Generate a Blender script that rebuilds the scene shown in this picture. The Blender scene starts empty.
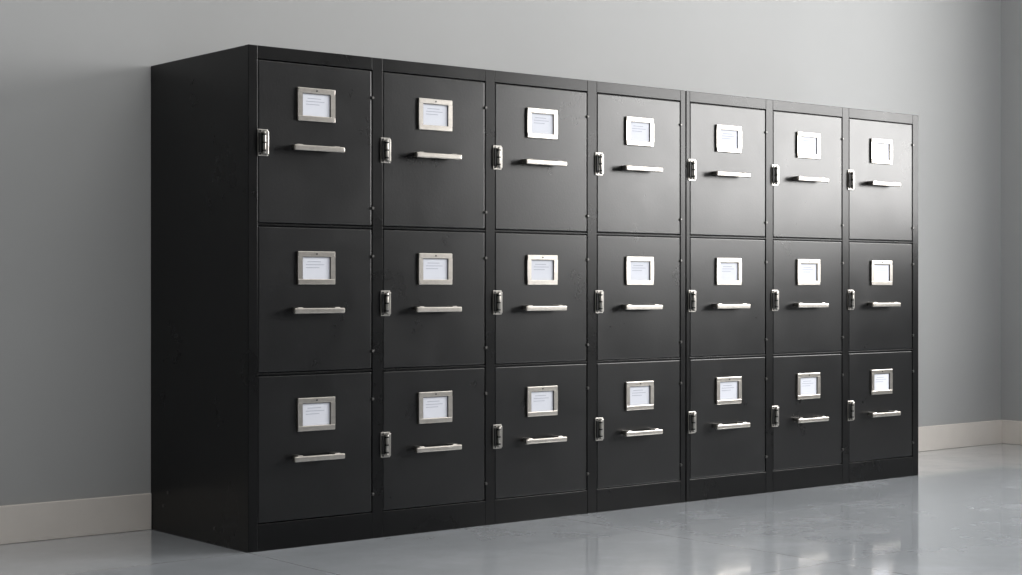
import bpy, bmesh, math
from mathutils import Vector, Matrix

scene = bpy.context.scene
COL = scene.collection
scene.view_settings.view_transform = 'Standard'

# ------------------------------------------------------------ materials
def new_mat(name):
    m = bpy.data.materials.new(name); m.use_nodes = True
    nt = m.node_tree
    return m, nt, nt.nodes["Principled BSDF"]

def noise(nt, scale, detail=5, rough=0.6, vec_scale=(1,1,1), seed=0, coord="Object", dist=0.0):
    tc = nt.nodes.new("ShaderNodeTexCoord")
    mp = nt.nodes.new("ShaderNodeMapping")
    mp.inputs["Scale"].default_value = vec_scale
    mp.inputs["Location"].default_value = (seed, seed*1.7, seed*0.3)
    n = nt.nodes.new("ShaderNodeTexNoise")
    n.inputs["Scale"].default_value = scale
    n.inputs["Detail"].default_value = detail
    n.inputs["Roughness"].default_value = rough
    n.inputs["Distortion"].default_value = dist
    if coord == "World":
        g = nt.nodes.new("ShaderNodeNewGeometry")
        nt.links.new(g.outputs["Position"], mp.inputs[0])
    else:
        nt.links.new(tc.outputs["Object"], mp.inputs[0])
    nt.links.new(mp.outputs[0], n.inputs["Vector"])
    return n

def ramp(nt, src, p0, c0, p1, c1):
    r = nt.nodes.new("ShaderNodeValToRGB")
    r.color_ramp.elements[0].position = p0
    r.color_ramp.elements[0].color = (*c0, 1) if hasattr(c0, "__len__") else (c0, c0, c0, 1)
    r.color_ramp.elements[1].position = p1
    r.color_ramp.elements[1].color = (*c1, 1) if hasattr(c1, "__len__") else (c1, c1, c1, 1)
    nt.links.new(src, r.inputs[0])
    return r

def bump(nt, bsdf, src, strength, dist):
    b = nt.nodes.new("ShaderNodeBump")
    b.inputs["Strength"].default_value = strength
    b.inputs["Distance"].default_value = dist
    nt.links.new(src, b.inputs["Height"])
    nt.links.new(b.outputs[0], bsdf.inputs["Normal"])

def painted(name, c0, c1, r0, r1, scale=3.0, bstr=0.15, spec=0.5):
    m, nt, b = new_mat(name)
    n = noise(nt, scale, 7, 0.6, coord="World", dist=0.2)
    r = ramp(nt, n.outputs[0], 0.32, c0, 0.72, c1)
    nt.links.new(r.outputs[0], b.inputs["Base Color"])
    n2 = noise(nt, scale*1.2, 7, 0.62, seed=4, coord="World", dist=0.3)
    rr = ramp(nt, n2.outputs[0], 0.32, r0, 0.68, r1)
    nt.links.new(rr.outputs[0], b.inputs["Roughness"])
    b.inputs["Specular IOR Level"].default_value = spec
    n3 = noise(nt, 130, 3, 0.6, coord="World")
    bump(nt, b, n3.outputs[0], bstr, 0.001)
    return m

M_DOOR = painted("black_door_enamel", (0.0020,0.0021,0.0026), (0.0040,0.0042,0.0048), 0.27, 0.33, scale=3.6, bstr=0.20, spec=0.50)
M_CASE = painted("black_case_enamel", (0.0014,0.0015,0.0018), (0.0026,0.0027,0.0031), 0.26, 0.33, bstr=0.08, spec=0.28)

def metal(name, col, rough, metallic=1.0):
    m, nt, b = new_mat(name)
    b.inputs["Metallic"].default_value = metallic
    n = noise(nt, 60, 4, 0.6)
    r = ramp(nt, n.outputs[0], 0.3, tuple(c*0.85 for c in col), 0.7, col)
    nt.links.new(r.outputs[0], b.inputs["Base Color"])
    b.inputs["Roughness"].default_value = rough
    return m
M_NICKEL = metal("brushed_nickel", (0.60,0.565,0.52), 0.28)
M_LATCH = metal("latch_steel", (0.48,0.46,0.43), 0.28)
M_DARKMET = metal("dark_steel", (0.05,0.05,0.05), 0.4)
M_SCREW = metal("screw_steel", (0.12,0.118,0.115), 0.35)

def plain(name, col, rough):
    m, nt, b = new_mat(name)
    n = noise(nt, 12, 3, 0.5)
    r = ramp(nt, n.outputs[0], 0.3, tuple(c*0.96 for c in col), 0.7, col)
    nt.links.new(r.outputs[0], b.inputs["Base Color"])
    b.inputs["Roughness"].default_value = rough
    return m
M_CARD = plain("label_card_paper", (0.74,0.76,0.83), 0.8)
M_CARD.node_tree.nodes["Principled BSDF"].inputs["Specular IOR Level"].default_value = 0.2
M_INK = plain("card_print", (0.42,0.44,0.52), 0.8)
M_BASEB = plain("baseboard_white_paint", (0.80,0.75,0.70), 0.45)
M_CEIL = plain("ceiling_white_paint", (0.75,0.75,0.74), 0.8)
M_FRAME = plain("window_frame_paint", (0.6,0.6,0.6), 0.4)
M_WALLD = plain("wall_front_darkened", (0.12,0.12,0.125), 0.8)  # unseen front wall, colour darkened to deepen reflections in the left doors

m, nt, b = new_mat("wall_grey_paint")
n = noise(nt, 0.9, 5, 0.55)
r = ramp(nt, n.outputs[0], 0.3, (0.405,0.410,0.412), 0.7, (0.435,0.440,0.441))
nt.links.new(r.outputs[0], b.inputs["Base Color"])
b.inputs["Roughness"].default_value = 0.75
n3 = noise(nt, 90, 4, 0.6); bump(nt, b, n3.outputs[0], 0.06, 0.002)
M_WALL = m

m, nt, b = new_mat("polished_concrete_floor")
n = noise(nt, 1.3, 9, 0.62, seed=2)
r = ramp(nt, n.outputs[0], 0.3, (0.40,0.427,0.458), 0.7, (0.52,0.547,0.578))
tc = nt.nodes.new("ShaderNodeTexCoord")
br = nt.nodes.new("ShaderNodeTexBrick")
br.offset = 0.0
br.inputs["Scale"].default_value = 1.0
br.inputs["Brick Width"].default_value = 1.2
br.inputs["Row Height"].default_value = 1.2
br.inputs["Mortar Size"].default_value = 0.003
br.inputs["Color1"].default_value = (1,1,1,1)
br.inputs["Color2"].default_value = (1,1,1,1)
br.inputs["Mortar"].default_value = (0.75,0.75,0.75,1)
nt.links.new(tc.outputs["Object"], br.inputs["Vector"])
mx = nt.nodes.new("ShaderNodeMix"); mx.data_type = 'RGBA'; mx.blend_type = 'MULTIPLY'
mx.inputs[0].default_value = 1.0
nt.links.new(r.outputs[0], mx.inputs[6]); nt.links.new(br.outputs[0], mx.inputs[7])
nt.links.new(mx.outputs[2], b.inputs["Base Color"])
n2 = noise(nt, 2.6, 9, 0.72, seed=7)
rr = ramp(nt, n2.outputs[0], 0.40, 0.07, 0.62, 0.22)
nt.links.new(rr.outputs[0], b.inputs["Roughness"])
b.inputs["Coat Weight"].default_value = 0.6
b.inputs["Coat Roughness"].default_value = 0.06
n3 = noise(nt, 4, 3, 0.5); bump(nt, b, n3.outputs[0], 0.04, 0.01)
M_FLOOR = m

# ------------------------------------------------------------ mesh helpers
def add_box(bm, x0, x1, y0, y1, z0, z1, mat=0, bev=0.0, seg=2):
    t = bmesh.new()
    bmesh.ops.create_cube(t, size=1.0)
    for v in t.verts:
        v.co = Vector(((x0+x1)/2 + v.co.x*(x1-x0), (y0+y1)/2 + v.co.y*(y1-y0), (z0+z1)/2 + v.co.z*(z1-z0)))
    if bev > 0:
        bmesh.ops.bevel(t, geom=t.edges[:], offset=bev, segments=seg, profile=0.5, affect='EDGES')
    for f in t.faces:
        f.material_index = mat; f.smooth = False
    me = bpy.data.meshes.new("tmp"); t.to_mesh(me); t.free()
    bm.from_mesh(me); bpy.data.meshes.remove(me)

def add_cyl(bm, c, r, length, axis='Y', mat=0, seg=20, r2=None, bev=0.0):
    t = bmesh.new()
    bmesh.ops.create_cone(t, cap_ends=True, segments=seg, radius1=r, radius2=r if r2 is None else r2, depth=length)
    rot = {'Y': Matrix.Rotation(math.radians(90), 4, 'X'), 'X': Matrix.Rotation(math.radians(90), 4, 'Y'), 'Z': Matrix.Identity(4)}[axis]
    bmesh.ops.transform(t, matrix=Matrix.Translation(c) @ rot, verts=t.verts[:])
    if bev > 0:
        es = [e for e in t.edges if any(len(f.verts) > 4 for f in e.link_faces)]
        bmesh.ops.bevel(t, geom=es, offset=bev, segments=2, profile=0.5, affect='EDGES')
    for f in t.faces:
        f.material_index = mat; f.smooth = len(f.verts) <= 4
    me = bpy.data.meshes.new("tmp"); t.to_mesh(me); t.free()
    bm.from_mesh(me); bpy.data.meshes.remove(me)

def mesh_from(bm, name, mats):
    me = bpy.data.meshes.new(name); bm.to_mesh(me); bm.free()
    for m_ in mats: me.materials.append(m_)
    return me

def obj(name, me, loc=(0,0,0), parent=None):
    o = bpy.data.objects.new(name, me); o.location = loc
    COL.objects.link(o)
    if parent: o.parent = parent
    return o

def simple(name, boxes, mat):
    bm = bmesh.new()
    for bx in boxes: add_box(bm, *bx)
    return obj(name, mesh_from(bm, name, [mat]))

# ------------------------------------------------------------ room
D = 0.620
YB = D + 0.001
XR, XL, YF, ZC = 4.70, -4.6, -6.6, 3.4
T = 0.15
simple("floor", [(XL-T, XR+T, YF-T, YB+T, -0.1, 0.0)], M_FLOOR)
simple("ceiling", [(XL-T, XR+T, YF-T, YB+T, ZC, ZC+0.1)], M_CEIL)
simple("wall_back", [(XL-T, XR+T, YB, YB+T, 0, ZC)], M_WALL)
simple("wall_left", [(XL-T, XL, YF, YB, 0, ZC)], M_WALL)
simple("wall_front", [(XL-T, XR+T, YF-T, YF, 0, ZC)], M_WALLD)
WY0, WY1, WZ0, WZ1 = -3.9, -0.9, 1.05, 2.9
simple("wall_right", [(XR, XR+T, YF, WY0, 0, ZC), (XR, XR+T, WY1, YB, 0, ZC),
                      (XR, XR+T, WY0, WY1, 0, WZ0), (XR, XR+T, WY0, WY1, WZ1, ZC)], M_WALL)
fb = []
fx0, fx1 = XR+0.04, XR+0.09
fb += [(fx0, fx1, WY0, WY1, WZ0, WZ0+0.05), (fx0, fx1, WY0, WY1, WZ1-0.05, WZ1),
       (fx0, fx1, WY0, WY0+0.05, WZ0+0.05, WZ1-0.05), (fx0, fx1, WY1-0.05, WY1, WZ0+0.05, WZ1-0.05)]
for k in (1, 2):
    yy = WY0 + (WY1-WY0)*k/3
    fb.append((fx0, fx1, yy-0.025, yy+0.025, WZ0+0.05, WZ1-0.05))
simple("window_1", fb, M_FRAME)
BH, BT = 0.118, 0.012
H, W, SEAM = 1.502, 3.200, 1.8275
simple("baseboard_back", [(XL, -0.001, YB-BT, YB, 0, BH, 0, 0.003), (W+0.001, XR, YB-BT, YB, 0, BH, 0, 0.003)], M_BASEB)
simple("baseboard_right", [(XR-BT, XR, YF, YB-BT, 0, BH, 0, 0.003)], M_BASEB)
simple("baseboard_left", [(XL, XL+BT, YF, YB-BT, 0, BH, 0, 0.003)], M_BASEB)

# ------------------------------------------------------------ cabinet
cab = bpy.data.objects.new("filing_cabinet", None); COL.objects.link(cab)
DW = 0.407
LEFTS = [0.034, 0.4848, 0.9356, 1.391, 1.850, 2.3008, 2.7520]
ROWS = [(0.976, 1.4605), (0.530, 0.9655), (0.083, 0.520)]
FY = 0.016

def carcass(name, xa, xb, lefts):
    bm = bmesh.new()
    add_box(bm, xa, xb, FY, D, 0.0, H, 0, 0.003)
    e = 0.0
    prev = xa
    for L in lefts:
        add_box(bm, prev, L-0.002, e, FY+0.004, 0.0, H, 0, 0.0015)
        prev = L + DW + 0.002
    add_box(bm, prev, xb, e, FY+0.004, 0.0, H, 0, 0.0015)
    for L in lefts:
        add_box(bm, L-0.002, L+DW+0.002, e, FY+0.004, 1.4630, H, 0, 0.0012)
        add_box(bm, L-0.002, L+DW+0.002, e, FY+0.004, 0.0, 0.0805, 0, 0.0012)
        for (zb, zt) in ((0.9680, 0.9735), (0.5222, 0.5278)):
            add_box(bm, L-0.002, L+DW+0.002, e+0.001, FY+0.004, zb, zt, 0, 0.001)
    me = mesh_from(bm, name, [M_CASE])
    return obj(name, me, parent=cab)
carcass("case_left", 0.0, SEAM-0.0022, LEFTS[:4])
carcass("case_right", SEAM+0.0022, W, LEFTS[4:])

bm = bmesh.new()
for (yy, zz) in ((0.50, 0.13), (0.53, 0.085), (0.20, 0.05)):
    add_cyl(bm, (-0.0012, yy, zz), 0.005, 0.003, 'X', 0, 14)
obj("side_rivets", mesh_from(bm, "side_rivets", [M_SCREW]), parent=cab)

def door_mesh(name, h):
    bm = bmesh.new()
    add_box(bm, 0, DW, 0.0, FY-0.002, 0, h, 0, 0.0035, 3)
    for zz in (0.055, h-0.085):
        add_cyl(bm, (DW+0.002, -0.001, zz), 0.0050, 0.010, 'Y', 1, 14, bev=0.0015)
    return mesh_from(bm, name, [M_DOOR, M_SCREW])

def holder_mesh():
    bm = bmesh.new()
    w, h, b = 0.134, 0.101, 0.0165
    y0, y1 = -0.008, 0.0
    add_box(bm, -w/2, w/2, y0, y1, h/2-b, h/2, 0, 0.002)
    add_box(bm, -w/2, w/2, y0, y1, -h/2, -h/2+b, 0, 0.002)
    add_box(bm, -w/2, -w/2+b, y0, y1, -h/2+b-0.0005, h/2-b+0.0005, 0, 0.0)
    add_box(bm, w/2-b, w/2, y0, y1, -h/2+b-0.0005, h/2-b+0.0005, 0, 0.0)
    iw, ih = w/2-b, h/2-b
    add_box(bm, -iw, iw, -0.0062, -0.002, ih-0.0015, ih+0.0005, 3)
    add_box(bm, -iw, -iw+0.0015, -0.0062, -0.002, -ih, ih, 3)
    add_box(bm, iw-0.0015, iw, -0.0062, -0.002, -ih, ih, 3)
    add_box(bm, -iw-0.002, iw+0.002, -0.003, 0.0, -ih-0.002, ih+0.002, 1)
    for i, (a, c) in enumerate(((-0.030, 0.018), (-0.036, 0.030), (-0.036, 0.012))):
        z = 0.018 - i*0.009
        add_box(bm, a, c, -0.0034, -0.0028, z, z+0.0018, 2)
    add_cyl(bm, (0, y0-0.0005, h/2-b/2), 0.0026, 0.002, 'Y', 3, 12)
    return mesh_from(bm, "label_holder", [M_NICKEL, M_CARD, M_INK, M_SCREW])

def handle_mesh():
    bm = bmesh.new()
    L = 0.180
    add_box(bm, -L/2, L/2, -0.038, -0.026, -0.0085, 0.0085, 0, 0.004, 5)
    for sx in (-1, 1):
        x = sx*0.066
        add_box(bm, x-0.010, x+0.010, -0.031, 0.0, -0.004, 0.0105, 0, 0.002)
    return mesh_from(bm, "bar_handle", [M_NICKEL])

def latch_mesh():
    bm = bmesh.new()
    add_box(bm, -0.018, 0.018, -0.004, 0.0, -0.040, 0.040, 0, 0.0015)
    add_box(bm, 0.005, 0.017, -0.011, -0.002, -0.036, 0.036, 0, 0.003)
    add_box(bm, -0.016, -0.004, -0.009, -0.002, -0.030, 0.030, 1, 0.002)
    add_cyl(bm, (0.000, -0.012, 0), 0.0050, 0.066, 'Z', 0, 18, bev=0.0015)
    for zz in (-0.024, 0.0, 0.024):
        add_cyl(bm, (0.000, -0.012, zz), 0.0060, 0.005, 'Z', 1, 18)
    for zz in (-0.034, 0.034):
        add_cyl(bm, (-0.010, -0.0045, zz), 0.003, 0.002, 'Y', 1, 12)
    return mesh_from(bm, "latch", [M_LATCH, M_DARKMET])

HM, BM_, LM = holder_mesh(), handle_mesh(), latch_mesh()
LABZ = [1.338, 0.843, 0.399]
HANZ = [1.204, 0.7135, 0.2685]
LATZ = [1.214, 0.734, 0.290]
k = 0
for r_, (z0, z1) in enumerate(ROWS):
    dm = door_mesh("door_panel_row%d" % (r_+1), z1-z0)
    for c_, L in enumerate(LEFTS):
        k += 1
        obj("door_%d" % k, dm, (L, 0.001, z0), cab)
        cx = L + DW/2
        obj("label_holder_%d" % k, HM, (cx-0.003, 0.001, LABZ[r_]), cab)
        obj("handle_%d" % k, BM_, (cx-0.009, 0.001, HANZ[r_]), cab)
        if c_ > 0 or r_ == 0:
            obj("latch_%d" % k, LM, (L + (0.014 if c_ == 0 else 0.006), 0.0003, LATZ[r_]), cab)

# ------------------------------------------------------------ lights
def area(name, loc, rot, sx, sy, power, color):
    l = bpy.data.lights.new(name, 'AREA'); l.shape = 'RECTANGLE'
    l.size, l.size_y = sx, sy; l.energy = power; l.color = color
    o = bpy.data.objects.new(name, l); o.location = loc; o.rotation_euler = rot
    COL.objects.link(o); return o
area("window_daylight", (XR+0.12, (WY0+WY1)/2, (WZ0+WZ1)/2), (0, math.radians(90), 0), WZ1-WZ0, WY1-WY0, 290, (1.0, 0.985, 0.965))
area("ceiling_fill", (-0.3, -1.8, ZC-0.02), (0, 0, 0), 3.6, 0.8, 46, (1.0, 0.98, 0.95))  # weak overhead fill light, added out of view

w = bpy.data.worlds.new("World"); scene.world = w; w.use_nodes = True
w.node_tree.nodes["Background"].inputs[0].default_value = (0.75, 0.85, 1.0, 1)
w.node_tree.nodes["Background"].inputs[1].default_value = 0.5

# ------------------------------------------------------------ camera
cam = bpy.data.cameras.new("camera"); co = bpy.data.objects.new("camera", cam); COL.objects.link(co)
cam.sensor_width = 36; cam.lens = 1660/1022*36
co.location = (-2.504, -4.284, 0.7835)
co.rotation_euler = (math.radians(90), 0, math.radians(50.7-90))
scene.camera = co
